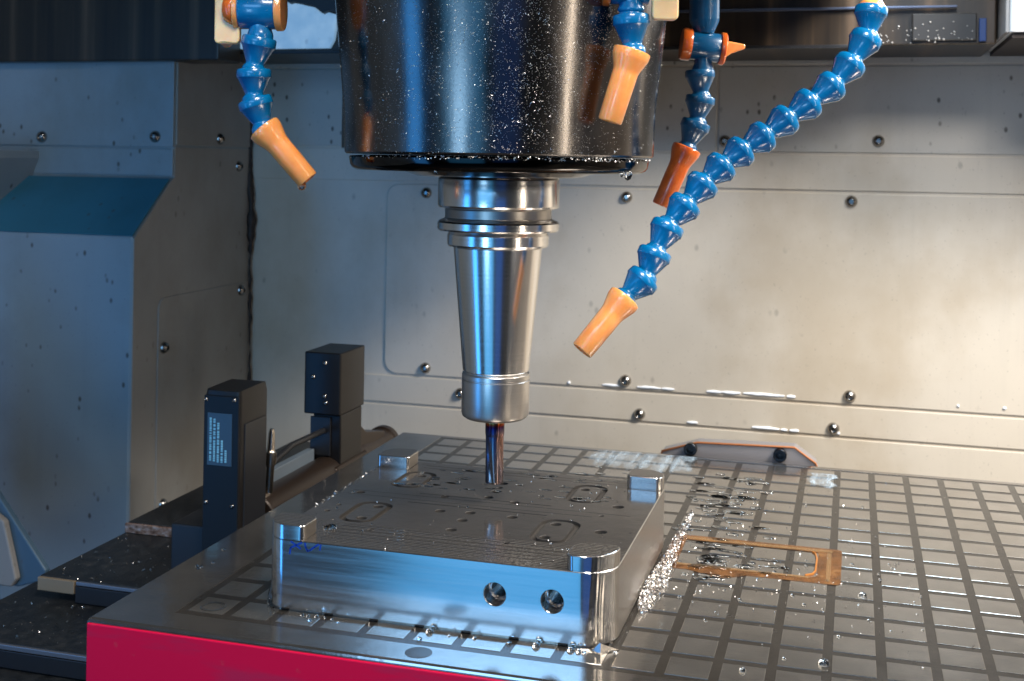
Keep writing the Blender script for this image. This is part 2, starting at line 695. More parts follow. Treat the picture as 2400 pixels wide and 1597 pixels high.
def screw_mesh(name, mat, r=5.6, h=4.6):
    mb = MB()
    prof = [(r, 0.0), (r * 0.98, 0.22 * h), (r * 0.86, 0.55 * h), (r * 0.62, 0.85 * h), (r * 0.40, h), (r * 0.38, h * 0.98), (r * 0.34, h * 0.5)]
    mb.lathe(prof, seg=20)
    me = mb.mesh(name, (0, 0, 0), 40)
    me.materials.append(mat)
    return me


ME_SCREW = screw_mesh('screw', M['screw'])


def add_screw(parent, loc, axis, me=None, scale=1.0):
    o = bpy.data.objects.new('screw', me or ME_SCREW)
    COL.objects.link(o)
    o.parent = parent
    o.location = (Vector(loc) - Vector(base_of(parent))) * U
    o.rotation_euler = Vector(axis).to_track_quat('Z', 'Y').to_euler()
    o.scale = (scale,) * 3
    return o


def structure(name, mb, mat, smooth=None, bevel=0):
    o = obj(name, mb, mat, None, smooth, bevel)
    o['kind'] = 'structure'
    return o


back = structure('back_wall', MB().box(-760, 1300, YW, YW + 14, -720, 900), M['wall'])
ypan = (YW - 1.8, YW + 1)


def xz_panel(poly, y0, y1):
    mb = MB()
    mb.loops([[(x, y0, z) for x, z in poly], [(x, y1, z) for x, z in poly]])
    return mb


obj('wall_panel', xz_panel(rrect(-161, 1290, -7.5, 184.5, [13, 2, 2, 13]), *ypan), M['wall'], back, None, 0.7)
obj('wall_panel', xz_panel(rrect(-313, 1290, 187.2, 219.6, 1), *ypan), M['wall'], back, None, 0.6)
obj('wall_panel', xz_panel(rrect(-313, 169.4, 222.0, 301, 1), *ypan), M['wall_spotted'], back, None, 0.6)
obj('wall_panel', xz_panel(rrect(171.6, 1290, 222.0, 301, 1), *ypan), M['wall_spotted'], back, None, 0.6)
obj('wall_panel', xz_panel(rrect(-188, 1290, -37.0, -10.0, 1), *ypan), M['wall'], back, None, 0.6)
obj('wall_panel', xz_panel(rrect(-188, 1290, -400, -39.6, 1), *ypan), M['wall'], back, None, 0.6)
obj('wall_panel', xz_panel(rrect(-313, 1290, 303.2, 360, 1), *ypan), M['wall_spotted'], back, None, 0.6)
for x, z in [(315.5, 232.9), (177.6, 231.4), (85.3, 183.0 - 6.5), (-118.5, 176), (292.7, 177.4), (501, 177.4), (87.1, -1.3 + 2), (-116.7, 0), (294, 0), (501, 0),
             (101.1, -30.5), (280, -30.5), (-79.5, -23.1), (459, -30.5), (524, 232.9)]:
    add_screw(back, (x, YW - 1.8, z), (0, -1, 0))
# wet coolant clinging to the lower sheet lips, coloured white for its glints
mb = MB()
for a, b, z in [(64.6, 81.5, -4.6), (98.4, 121.3, -4.5), (122, 134, -4.6), (164.4, 178, -4.3), (177, 196, -4.2), (198.6, 236.1, -3.8), (238, 246, -4),
                (146.5, 156.7, -34.6), (207.0, 232, -34.8), (233, 239, -35), (241, 249.5, -35.2), (424, 427, -1.5), (283, 286, -34.5), (30, 33, -5), (386, 388, -2)]:
    n = max(4, int((b - a) / 3))
    pts, rad = [], []
    for i in range(n + 1):
        t = i / n
        pts.append((a + (b - a) * t, YW - 2.0, z + rnd.uniform(-.2, .2)))
        rad.append(1.7 * (math.sin(math.pi * min(max(t, 0.06), 0.94)) ** 0.4) * rnd.uniform(0.75, 1.0))
    mb.tube(pts, rad, 8)
o = obj('coolant_drips', mb, new_mat('white_glint_coolant', (0.92, 0.95, 1.0), 0, 0.15), back, 60)
o['kind'] = 'stuff'

# left hand column with its sloping ledge
prof = [(436, -719), (436, 137), (494, 186.5), (500, 189), (500, 640), (664, 640), (664, -719)]
mb = MB()
mb.loops([[(XS, y, z) for y, z in prof], [(-900, y, z) for y, z in prof]])
column = structure('left_column', mb, M['column'], None, 2.6)
# sheets on the flank of the column
mb = MB()
pl_ = [(437, -400), (437, 136), (495, 186), (501, 189), (501, 217), (649, 217), (649, -400)]
mb.loops([[(XS - 1, y, z) for y, z in pl_], [(XS + 0.5, y, z) for y, z in pl_]])
obj('side_panel', mb, M['side'], column, None, 0.3)
# raised sheet on the side of the column
poly = rrect(476, 646, -400, 79, [2, 2, 2, 11])
mb = MB()
mb.loops([[(XS - 1, y, z) for y, z in poly], [(XS + 1.6, y, z) for y, z in poly]])
obj('side_panel', mb, M['side'], column, None, 0.6)
poly = rrect(502, 649, 219.5, 330, 1)
mb = MB()
mb.loops([[(XS - 1, y, z) for y, z in poly], [(XS + 1.6, y, z) for y, z in poly]])
obj('side_panel', mb, M['side'], column, None, 0.6)
mb = MB()
mb.loops([[(x, 436.5, 137.6), (x, 494.2, 186.9), (x, 493.4, 188.2), (x, 435.4, 138.6)] for x in (-500, XS - 0.4)])
obj('ledge_plate', mb, wall_material('teal_ledge_shade', (0.045, 0.19, 0.26), 0.5, 0.4), column, None, 0.4)  # dim teal shade of the slope put into its colour
obj('front_panel', MB().box(-880, XS - 0.2, 498.2, 501, 217.4, 330), M['column'], column, None, 0.6)
obj('front_panel', MB().box(-880, XS - 0.2, 498.2, 501, 190.5, 215.6), M['column'], column, None, 0.6)
for p_, a in [((XS + 1.6, 485.2, 32.7), (1, 0, 0)), ((XS + 1.6, 627.7, 71.4), (1, 0, 0)), ((XS + 1.6, 486.5, -112), (1, 0, 0)), ((XS + 1.6, 580.5, 226.8), (1, 0, 0)),
              ((XS, 621.8, 199.5), (1, 0, 0)), ((-334, 498.2, 226.9), (0, -1, 0)), ((-457.7, 498.2, 225.6), (0, -1, 0))]:
    add_screw(column, p_, a)
mb = MB()
pts = [(-330.0, 644, 300), (-326, 645, 262), (-322.4, 645, 237.2), (-316.6, 645, 191.7), (-311.5, 645, 160.0), (-312.2, 645, 119.0), (-311.6, 645, 55.3), (-310.5, 645, -22.0), (-311, 645, -120)]
# the upper run of the bead lies on the sheet a little in front of the corner
pp, rad = [], []
for i in range(len(pts) - 1):
    a, b = Vector(pts[i]), Vector(pts[i + 1])
    for k in range(10):
        pp.append(a.lerp(b, k / 10) + Vector((rnd.uniform(-.7, .7), 0, 0)))
        z = pp[-1].z
        bulge = 3.4 * math.exp(-((z - 143) / 9) ** 2) + 2.6 * math.exp(-((z - 176) / 12) ** 2) + 2.0 * math.exp(-((z - 128) / 5) ** 2)
        rad.append((2.0 if z > 110 else 1.1) + bulge + rnd.uniform(-0.5, 0.7))
for q in pp:
    q.x = max(q.x, XS + 0.8)
mb.tube(pp, rad, 8)
obj('sealant_bead', mb, M['gunk'], column, 60)

# sheet metal hood at the far left and chip chute in front of the column
hood = thing('side_hood', 'grey sheet metal hood at the left picture edge beside the sloping ledge', 'hood', (-520, 425, 150))
mb = MB()
pr = [(-900, 150), (-485, 150), (-469, 186), (-461, 205), (-461, 212), (-900, 212)]
mb.loops([[(x, 420, z) for x, z in pr], [(x, 499, z) for x, z in pr]])
obj('shell', mb, M['column'], hood, None, 1.0)
obj('rim', MB().box(-900, -462, 416, 419.8, 207, 214), M['dark_cover'], hood, None, 0.8)

chute = thing('chip_chute', 'splashed sloping chute panel at the lower left picture edge', 'chute', (-340, 300, -130))
mb = MB()
pr = [(-480, 110), (-297.6, -110.8), (-299.5, -119), (-322, -126), (-480, -126)]
mb.loops([[(x, 300, z) for x, z in pr], [(x, 306, z) for x, z in pr]])
obj('chute_body', mb, wall_material('blue_grey_chute', (0.06, 0.11, 0.16), 1.0, 0.4), chute, None, 1.2)
pr = [(-480, 97), (-339.5, -69.6), (-331.2, -74.5), (-324, -100), (-319.2, -118), (-324, -124.5), (-480, -126)]
mb = MB()
mb.loops([[(x, 293.5, z) for x, z in pr], [(x, 299.8, z) for x, z in pr]])
obj('chute_flap', mb, wall_material('grey_chute_flap', (0.26, 0.24, 0.22), 1.0, 0.4), chute, None, 1.5)

# cabin: right wall, left front wall, ceiling, floor
structure('right_wall', MB().box(1180, 1194, -700, 664, -420, 900), wall_material('tinted_door_sheet', (0.36, 0.32, 0.28), 0.3, 0.3))
structure('left_wall', MB().box(-914, -900, -700, 664, -420, 900), M['wall'])
structure('ceiling', MB().box(-914, 1194, -700, 664, 900, 914), M['ceiling'])
structure('floor', MB().box(-1600, 1900, -1700, 664, -734, -720), M['ceiling'])

# overhead cover of the column slideway
cover = thing('overhead_cover', 'dark streaky overhead cover hanging across the top of the back wall', 'machine cover', (100, 530, 307))
obj('cover_body', MB().box(-890, 300, 530, 648, 306.5, 640), M['dark_cover'], cover, None, 1.5)
obj('cover_body', MB().box(301.2, 402, 533, 648, 308.5, 640), M['dark_cover'], cover, None, 1.5)
obj('cover_body', MB().box(-890, -262.5, 486, 528, 297, 640), M['dark_cover'], cover, None, 1.5)
obj('seal_strip', MB().box(-261, 300, 527.5, 529.8, 306.0, 309), M['black_plastic'], cover, None, 0.6)
obj('cover_lip', MB().box(150, 372, 526, 529.6, 337.5, 339.6), new_mat('blue_grey_lip', (0.10, 0.12, 0.18), 0.6, 0.3), cover, None, 0.6)
win = obj('window_pane', MB().box(338, 387, 529.4, 532.8, 311.5, 333.5), new_mat('smoked_window', (0.045, 0.042, 0.04), 0.3, 0.3), cover, None, 1.0)
obj('blue_strip', MB().box(388.6, 394, 528, 532.8, 310.5, 329), new_mat('dark_blue_strip', (0.004, 0.03, 0.13), 0, 0.4), cover, None, 0.5)
mb = MB()
for i in range(70):
    x, z = rnd.uniform(290, 386), 310 + abs(rnd.gauss(0, 9))
    if z > 333:
        continue
    s = rnd.uniform(0.4, 1.1)
    mb.lathe([(s, 0), (s * 0.8, s * 0.6), (s * 0.2, s * 0.9)], (x, 529.4 if x > 338 else 533, z), (0, -1, 0), 6)
o = obj('splash_drops', mb, new_mat('drop_highlight', (0.30, 0.28, 0.26), 0.2, 0.3), cover, 60)
o['kind'] = 'stuff'

cab = thing('white_cabinet', 'bright white cabinet corner at the top right picture edge', 'cabinet', (480, 500, 312))
mb = MB()
mb.prism(rrect(406.5, 700, 480, 640, 4, 4), 312.5, 640)
obj('cabinet_body', mb, M['white'], cab, 40, 0.8)
obj('bottom_rail', MB().box(408, 700, 484, 640, 308.2, 312.2), M['gunk'], cab, None, 0.5)
obj('edge_trim', MB().box(403.6, 406.3, 488, 640, 313, 640), new_mat('grey_trim', (0.35, 0.32, 0.30), 0.3, 0.4), cab, None, 0.5)

wl = thing('glow_panel', 'pale blue glowing panel with splash spots between left hose and black housing', 'glow', (-190, 527, 330))
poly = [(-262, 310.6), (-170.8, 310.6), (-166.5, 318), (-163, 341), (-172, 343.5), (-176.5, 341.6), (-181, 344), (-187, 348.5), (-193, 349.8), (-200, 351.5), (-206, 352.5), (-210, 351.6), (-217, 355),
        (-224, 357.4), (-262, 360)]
obj('lens', xz_panel(poly, 524.5, 529.6), M['glow'], wl, None, 0.8)  # pale patch of panel, its brightness put in by emission
poly2 = [(-262, 361), (-224, 358.4), (-217, 356), (-210, 352.8), (-206, 353.6), (-193, 351), (-187, 349.6), (-176.5, 342.8), (-172, 344.6), (-150, 343), (-150, 372), (-262, 372)]
obj('grimy_hood', xz_panel(poly2, 521.5, 529.6), new_mat('grimy_hood', (0.03, 0.03, 0.034), 0, 0.5), wl, None, 0.8)

# ------------------------------------------------------------------ way covers left of the table
wc = thing('way_cover', 'upper dark way cover plate with rusty rear step left of the table', 'way cover', (-150, 290, -90), 'stepped way cover plates')
obj('plate', MB().box(-257, -38, 240, 345, -97, -90), M['plate'], wc, None, 0.6)
obj('edge_strip', MB().box(-226, -38, 237.6, 239.8, -93.2, -90.6), M['plate_edge'], wc, None, 0.4)
obj('end_block', MB().box(-257, -227, 236.8, 239.8, -99.5, -90.4), new_mat('bare_tan_end', (0.30, 0.22, 0.14), 0.3, 0.5), wc, None, 0.4)
obj('wiper_strip', MB().box(-226, -38, 236.8, 239.8, -105, -93.6), M['black_plastic'], wc, None, 0.4)
wc2 = thing('way_cover', 'rear way cover plate beyond the rusty step below the wall', 'way cover', (-150, 450, -84), 'stepped way cover plates')
obj('plate', MB().box(-256, -38, 345.5, 640, -88, -82), M['plate'], wc2, None, 0.6)
obj('rusty_edge', MB().box(-257, -38, 342.4, 345.2, -89.8, -82.4), M['rusty'], wc2, None, 0.6)
wc3 = thing('way_cover', 'lower front way cover plate dotted with chips at the bottom left', 'way cover', (-150, 200, -106), 'stepped way cover plates')
obj('plate', MB().box(-281, -38, 166, 300, -113, -106), M['plate'], wc3, None, 0.6)
obj('edge_strip', MB().box(-281, -38, 163.4, 165.8, -109.6, -106.4), M['plate_edge'], wc3, None, 0.4)
obj('wiper_strip', MB().box(-281, -38, 163.0, 165.8, -121, -110), M['black_plastic'], wc3, None, 0.4)
wc4 = thing('way_cover', 'lowest way cover plate at the very bottom left corner', 'way cover', (-150, 100, -122), 'stepped way cover plates')
obj('plate', MB().box(-300, -38, -200, 200, -130, -122.0), M['plate'], wc4, None, 0.6)
structure('machine_bed', MB().box(-310, 900, -240, 600, -719, -131), M['plate'])
structure('table_base', MB().box(-30, 640, -10, 372, -130.5, -58.3), M['plate'])

# ------------------------------------------------------------------ magnetic table
GX, GY = 22.087, 22.916
X0, X1, Y0, Y1 = -36.0, 590.0, -19.4, 375.5
chuck = thing('magnetic_table', 'grey magnetic table with a grid of steel tiles and a crimson front', 'magnetic table', (277, 178, -58))


def rect(x0, x1, y0, y1, z):
    return [(x0, y0, z), (x1, y0, z), (x1, y1, z), (x0, y1, z)]


mb = MB()
ix0, ix1, iy0, iy1 = -2.0, 25 * GX + 2, -2.0, 16 * GY + 2
Ls = [rect(X0, X1, Y0, Y1, -58), rect(X0, X1, Y0, Y1, -1.5), rect(X0 + 0.5, X1 - 0.5, Y0 + 0.5, Y1 - 0.5, -0.45), rect(X0 + 1.4, X1 - 1.4, Y0 + 1.4, Y1 - 1.4, 0), rect(ix0, ix1, iy0, iy1, 0), rect(ix0, ix1, iy0, iy1, -4)]
mb.loops(Ls)
obj('table_frame', mb, M['frame'], chuck, None, 0.25)
obj('epoxy_bed', MB().box(ix0 + 0.1, ix1 - 0.1, iy0 + 0.1, iy1 - 0.1, -3.9, -0.20), M['epoxy'], chuck)
obj('front_plate', MB().box(X0 + 0.3, X1 - 0.3, Y0 - 1.0, Y0 + 0.2, -58, -2.2), M['red'], chuck, None, 0.7)
tb = MB()
hx, hy = (GX - 4.3) / 2, (GY - 4.8) / 2
tb.loops([rect(-hx, hx, -hy, hy, -0.3), rect(-hx, hx, -hy, hy, -0.07), rect(-hx + 0.2, hx - 0.2, -hy + 0.2, hy - 0.2, 0)], cap0=False)
ME_TILE = tb.mesh('tile')
ME_TILE.materials.append(M['tile'])
rest = MB()
cb = Vector(base_of(chuck))
for j in range(16):
    for i in range(25):
        cx, cy = (i + .5) * GX, (j + .5) * GY
        dz = rnd.uniform(-0.03, 0.02)
        hidden = 2 <= i <= 7 and 1 <= j <= 6
        if i < 20 and not hidden:
            o = bpy.data.objects.new('tile', ME_TILE)
            COL.objects.link(o)
            o.parent = chuck
            o.location = (Vector((cx, cy, dz)) - cb) * U
            o.rotation_euler = (rnd.gauss(0, 0.0012), rnd.gauss(0, 0.0012), 0)
        else:
            rest.loops([[(x + cx, y + cy, z) for x, y, z in l] for l in (rect(-hx, hx, -hy, hy, -0.6), rect(-hx + .1, hx - .1, -hy + .1, hy - .1, 0))], cap0=False)
o = obj('tile_field', rest, M['tile'], chuck)
o['kind'] = 'stuff'
# flush round plugs in the front margin
for x, y, mt in [(119.9, -9.4, M['epoxy']), (12.0, 9.0, None), (300, -9.4, M['epoxy'])]:
    if mt:
        obj('hole_plug', MB().lathe([(5.9, -0.4), (5.9, 0.06), (5.4, 0.1)], (x, y, 0), (0, 0, 1), 32), mt, chuck, 40)
mb = MB()
for k in range(2):
    r_ = (4.2, 6.0)[k]
    for a in range(32):
        pass
mb.loops([[(11 + r * math.cos(2 * math.pi * a / 40), 10 + r * math.sin(2 * math.pi * a / 40), z) for a in range(40)] for r, z in ((4.2, 0.0), (4.4, 0.08), (5.8, 0.08), (6.0, 0.0))], False, False)
obj('ring_mark', mb, M['frame'], chuck, 40)

# rust outline left on the table
st = thing('rust_outline', 'amber rust outline of a rectangle on the grid table right of the block', 'rust stain', (250, 160, 0))


def band(poly_o, poly_i, z, mat, name):
    mb = MB()
    mb.loops([[(x, y, z) for x, y in poly_o], [(x, y, z + 0.03) for x, y in poly_o], [(x, y, z + 0.03) for x, y in poly_i], [(x, y, z) for x, y in poly_i]], False, False)
    # close the ring underneath
    n = len(poly_o)
    mb.f += [(i, (i + 1) % n, 3 * n + (i + 1) % n, 3 * n + i) for i in range(n)]
    return obj(name, mb, mat, st)


def wob(poly, amp, seed):
    q = random.Random(seed)
    return [(x + q.uniform(-amp, amp), y + q.uniform(-amp, amp)) for x, y in poly]


n_ = 9
band(wob(rrect(201, 291.5, 132.5, 190, 3.0, n_), 0.25, 1), wob(rrect(208, 279.5, 141.5, 182.0, 2.0, n_), 0.2, 2), 0.10, M['stain'], 'outline')
obj('top_streak', MB().box(208, 287, 183.2, 186.8, 0.22, 0.28), M['stain_light'], st)
obj('bottom_streak', MB().box(208, 276, 138.4, 141.0, 0.22, 0.28), M['stain_light'], st)
mb = MB()
mb.tube([(276.5, 181, 0.3), (278, 179, 0.3), (279.0, 170, 0.3), (278.8, 150, 0.3), (277.5, 145, 0.3), (274, 142, 0.3)], 0.55, 6)
obj('inner_line', mb, new_mat('orange_rust_line', (0.40, 0.14, 0.02), 0, 0.35), st, 60)
obj('right_streak', MB().box(284.2, 286.4, 136, 182, 0.22, 0.28), M['stain_light'], st)
mb = MB()
mb.prism(wob([(214, 133), (224, 127.5), (232, 124.5), (238, 127), (244, 131.5), (240, 134), (226, 134.5)], 0.4, 5), 0.1, 0.2)
obj('run_mark', mb, M['stain'], st)

# bracket standing behind the table
br = thing('bracket', 'grey bracket plate with rusty rim and two black screws behind the table', 'bracket', (217, 388, -10))
poly = [(160, -12), (163.5, 0.1), (189.0, 9.2), (257.2, 11.4), (272, 0), (276, -12)]
obj('bracket_plate', xz_panel([(x, z * 0.88 if z > 1 else z) for x, z in poly], 382, 398), M['bracket'], br, None, 0.8)
rim = MB()
rim.tube([(160, 381.8, -12), (163.5, 381.8, 0.2), (189.0, 381.8, 8.3), (257.2, 381.8, 10.2), (272, 381.8, 0.2), (276, 381.8, -12)], 0.8, 8)
obj('rusty_rim', rim, M['rust_rim'], br, 60)
ME_BS = None
for x, z in ((184.4, 3.6), (247.5, 4.6)):
    s = MB().lathe([(4.7, 0), (4.7, 4.5), (4.3, 5.0), (2.7, 5.0), (2.5, 2.0)], (x, 382, z), (0, -1, 0), 24)
    obj('screw', s, M['black_screw'], br, 35)

# ------------------------------------------------------------------ laser tool setter
ls = thing('laser_tool_setter', 'black two post laser tool setter standing left of the grid table', 'tool setter', (-88, 300, -82))
em = MB()
em.loops([[(x, y, -82) for x, y in rrect(-101, -75, 192, 229, 2.5, 4)], [(x, y, 56.5) for x, y in rrect(-101, -75, 192, 229, 2.5, 4)],
          [(x, y, 60.5 + 3.0 * math.sin(math.pi * min(1, max(0, (y - 192) / 37)) * 0.9)) for x, y in rrect(-100.2, -75.8, 192.8, 228.2, 2.5, 4)]])
e_ = obj('emitter_post', em, M['setter'], ls, 40)
obj('face_plate', MB().box(-100.2, -75.6, 190.6, 191.9, -80, 58), M['setter_face'], ls, None, 0.5)
obj('side_window', MB().box(-75.2, -74.2, 197, 226, -70, 40), M['black_plastic'], ls, None, 0.4)
lab = obj('label', MB().box(-97.2, -80, 190.2, 190.7, 14, 47), M['label'], ls)
mb = MB()
for c_ in range(5):
    x = -95.6 + c_ * 2.7
    z = 44.0 - (0, 0.5, 3, 14, 20)[c_]
    while z > 16.5:
        h = rnd.choice((1.0, 1.3, 0.7, 1.5))
        mb.box(x, x + 1.35, 189.95, 190.25, max(z - h, 16), z)
        z -= h + rnd.choice((0.35, 0.35, 0.9))
obj('label_print', mb, M['print'], lab)
for x, z in ((-98.6, 55.5), (-78.8, 56.0), (-97.8, -10), (-79.3, -11)):
    o = add_screw(ls, (x, 190.6, z), (0, -1, 0), None, 0.26)
obj('base_foot', MB().box(-137, -101.2, 214, 250, -82, -34), M['black_plastic'], ls, None, 1.2)
rc = MB()
rc.prism(rrect(-101.5, -71.5, 338, 384, 1.5, 3), 17, 63.5)
obj('receiver_post', rc, M['setter'], ls, 40, 0.8)
obj('receiver_neck', MB().box(-95, -72.2, 341, 381, -45, 16.8), M['setter'], ls, None, 1.0)
obj('neck_recess', MB().box(-96.5, -80, 339.4, 340.8, -14, 15), M['black_plastic'], ls, None, 0.5)
for x, z in ((-84.5, 56), (-94, 45), (-84.5, 31), (-83.5, 26)):
    add_screw(ls, (x, 338, z), (0, -1, 0), None, 0.33)
obj('beam_bar', MB().lathe([(14, 0), (15, 1), (15, 170), (13, 186), (13, 222), (14.5, 223), (14.5, 229), (13.5, 230)], (-84, 229.5, -30), (0, 1, 0), 32), M['brown_pipe'], ls, 35)
obj('bar_saddle', MB().box(-99, -69.6, 330, 392, -60, -20), M['brown_pipe'], ls, None, 3.0, 3)
gus = MB()
gus.loops([[(x, y, z) for y, z in ((385, 8), (388, 0), (400, -8), (440, -16), (440, -24), (385, -24))] for x in (-92, -76)])
obj('gusset', gus, M['brown_pipe'], ls, None, 1.0)
ft = MB().lathe([(3.2, -46), (3.2, -6), (4.2, -5), (4.2, 3), (3.0, 4), (2.6, 6), (2.2, 16), (1.3, 19)], (-80, 243, 8), (0.05, 0, 1), 16)
obj('air_fitting', ft, M['brass'], ls, 40)
cbm = MB()
cbm.tube([(-84, 240, -8), (-85, 248, -3), (-85, 258.2, 1.0), (-85, 284.6, 6.0), (-85, 314.2, 5.5), (-86, 340, 4.5)], 2.3, 10)
obj('cable', cbm, M['black_plastic'], ls, 60)
obj('rear_rail', MB().box(-98, -92, 268, 338, -26, -9), new_mat('blue_grey_rail', (0.20, 0.24, 0.28), 0.4, 0.4), ls, None, 0.6)

# ------------------------------------------------------------------ machined block
bx0, bx1, by0, by1, bz = 34.0, 198.5, 15.5, 171.0, 33.0
blk = thing('metal_block', 'machined aluminium block with four raised corner pads on the grid table', 'metal block', (116, 93, 0))


def block_outline(ins=0.0):
    return rrect(bx0 + ins, bx1 - ins, by0 + ins, by1 - ins, [10 - ins, 16 - ins, 12 - ins, 10 - ins], 14)


mb = MB()
mb.loops([[(x, y, 0.0) for x, y in block_outline(1.5)], [(x, y, 1.7) for x, y in block_outline(0)], [(x, y, bz - 0.35) for x, y in block_outline(0)], [(x, y, bz) for x, y in block_outline(0.35)]])
bb = Vector(base_of(blk))
tmp = put('tmp', mb.mesh('tmp', bb), None)
CUTS = [MB() for _ in range(4)]


def ring_cut(x0, x1, y0, y1, r, w, d):
    o_, i_ = rrect(x0, x1, y0, y1, r, 6), rrect(x0 + w, x1 - w, y0 + w, y1 - w, max(r - w, 0.6), 6)
    n = len(o_)
    cut = CUTS[0]
    k = len(cut.v)
    cut.loops([[(x, y, bz - d) for x, y in o_], [(x, y, bz + 1) for x, y in o_], [(x, y, bz + 1) for x, y in i_], [(x, y, bz - d) for x, y in i_]], False, False)
    cut.f += [tuple(k + q for q in (i, (i + 1) % n, 3 * n + (i + 1) % n, 3 * n + i)) for i in range(n)]


ring_cut(53, 72.5, 50.5, 86, 8, 3.2, 1.6)
ring_cut(54.5, 73.5, 116, 150, 8, 3.2, 1.6)
ring_cut(150, 170, 50.5, 87, 8, 3.2, 1.6)
ring_cut(151, 170, 119, 154, 8, 3.2, 1.6)
HOLES = [(112.8, 141.4, 2.6), (113.2, 132.6, 1.6), (113.4, 124.8, 2.6), (113.0, 113.0, 2.4), (128.5, 108.4, 2.6), (97.1, 81.6, 2.6), (112.5, 83.5, 2.6), (112.6, 70.3, 2.6), (134.4, 83.3, 2.6), (112.4, 54.2, 2.6),
         (157.6, 57.6, 2.6), (157.8, 79.0, 2.6), (157.5, 126.4, 2.5), (158, 144, 2.5), (65.0, 78.4, 2.6), (64.7, 57.6, 2.6), (65.5, 141.3, 2.5), (66.0, 124.0, 2.5), (46.2, 100.1, 2.3), (90.9, 106.8, 2.3), (43.5, 63.9, 1.5), (44.8, 75.4, 1.2), (176, 100, 1.3),
         (181, 118, 3.0), (181, 74, 3.0), (76, 42, 1.4), (143, 44, 1.4)]
for x, y, r_ in HOLES:
    CUTS[1].lathe([(r_, bz - 16), (r_, bz - 0.25), (r_ + 0.25, bz + 0.05), (r_ + 0.25, bz + 1)], (x, y, 0), (0, 0, 1), 20)
for x0, x1, y0, y1, d in ((58, 170, 25.0, 25.5, 0.3), (58, 172, 29.6, 30.1, 0.3), (58, 172, 38.8, 39.4, 0.35), (60, 172, 46.6, 47.0, 0.3), (40, 172, 96.2, 96.7, 0.3), (40, 190, 103.4, 103.9, 0.3), (60, 172, 158.4, 159, 0.35), (60, 172, 163.4, 164, 0.3), (76, 148, 112.6, 113.6 - 0.1, 0.5), (76, 150, 91.0, 92.0, 0.5), (60, 172, 43.6, 44.4, 0.35), (56, 172, 34.0, 34.6, 0.3)):
    CUTS[2].box(x0, x1, y0 - 4.6 if y0 == 112.6 else y0, (y1 - 4.6) if y0 == 112.6 else y1, bz - d, bz + 1)
for x, z in ((145.9, 19.2), (171.9, 19.0)):
    CUTS[3].lathe([(5.3, -2.0), (5.3, 0.0), (5.0, 0.35), (5.0, 7.5), (3.9, 8.6), (3.9, 30)], (x, by0, z), (0, 1, 0), 40)
cutters = []
for c_ in CUTS:
    ctm = put('cutter', c_.mesh('cutter', bb), None)
    md = tmp.modifiers.new('cut', 'BOOLEAN')
    md.operation = 'DIFFERENCE'
    md.solver = 'EXACT'
    md.object = ctm
    cutters.append(ctm)
bpy.context.view_layer.update()
dg = bpy.context.evaluated_depsgraph_get()
me = bpy.data.meshes.new_from_object(tmp.evaluated_get(dg))
me.name = 'block_body'
bpy.data.objects.remove(tmp)
for ctm in cutters:
    bpy.data.objects.remove(ctm)
me.polygons.foreach_set('use_smooth', [True] * len(me.polygons))
me.set_sharp_from_angle(angle=R(28))
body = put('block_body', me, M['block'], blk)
me.materials.append(new_mat('shaded_bore', (0.045, 0.04, 0.036), 0.0, 0.5, Specular_IOR_Level=0.2))  # shade inside bores and grooves given as a dark colour
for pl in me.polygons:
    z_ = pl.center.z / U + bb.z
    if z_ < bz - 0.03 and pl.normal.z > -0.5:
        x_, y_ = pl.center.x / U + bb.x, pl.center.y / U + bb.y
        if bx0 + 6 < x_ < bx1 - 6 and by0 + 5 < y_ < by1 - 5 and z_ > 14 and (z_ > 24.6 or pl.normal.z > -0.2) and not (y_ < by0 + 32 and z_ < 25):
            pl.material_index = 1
for (x0, x1, y0, y1, rs) in ((34.1, 53.6, 15.6, 33.5, (9.8, 2.5, 5, 2.5)), (177.6, 198.4, 15.6, 36.0, (3.5, 15.8, 4.2, 8)), (33.6 + .5, 53.4, 152, 170.9, (2, 2, 4, 9.8)), (178.5, 198.4, 154.5, 170.9, (3, 4, 11.8, 4))):
    mb = MB()
    P_ = [[(x, y, z) for x, y in rrect(x0 + i_, x1 - i_, y0 + i_, y1 - i_, [max(q - i_, 0.4) for q in rs], 8)] for i_, z in ((0.35, bz - 0.3), (0.35, bz + 0.25), (0, bz + 0.45), (0, 39.5), (0.18, 39.8), (0.55, 40))]
    mb.loops(P_)
    obj('corner_pad', mb, M['block'], blk, 28)


def stroke(mb, pts, w, y):
    pts = [Vector((a, 0, b)) for a, b in pts]
    for a, b in zip(pts[:-1], pts[1:]):
        d = (b - a).normalized()
        nn = Vector((-d.z, 0, d.x)) * w / 2
        e = d * w * 0.3
        q = [a - e + nn, a - e - nn, b + e - nn, b + e + nn]
        mb.add([(v.x, y, v.z) for v in q], [(0, 1, 2, 3)])


mb = MB()
yy = by0 - 0.05
stroke(mb, [(47.5, 32.4), (50.0, 31.0), (52.3, 29.6)], 0.85, yy)
stroke(mb, [(52.9, 32.4), (50.2, 31.0), (47.4, 29.6), (46.9, 26.8)], 0.85, yy - 0.02)
stroke(mb, [(54.5, 32.3), (55.0, 30.2), (55.9, 28.9), (57.2, 29.4), (59.2, 31.0), (61.3, 32.4)], 0.85, yy)
stroke(mb, [(62.4, 32.3), (62.0, 30.0)], 0.8, yy)
obj('marker_writing', mb, M['ink'], blk)

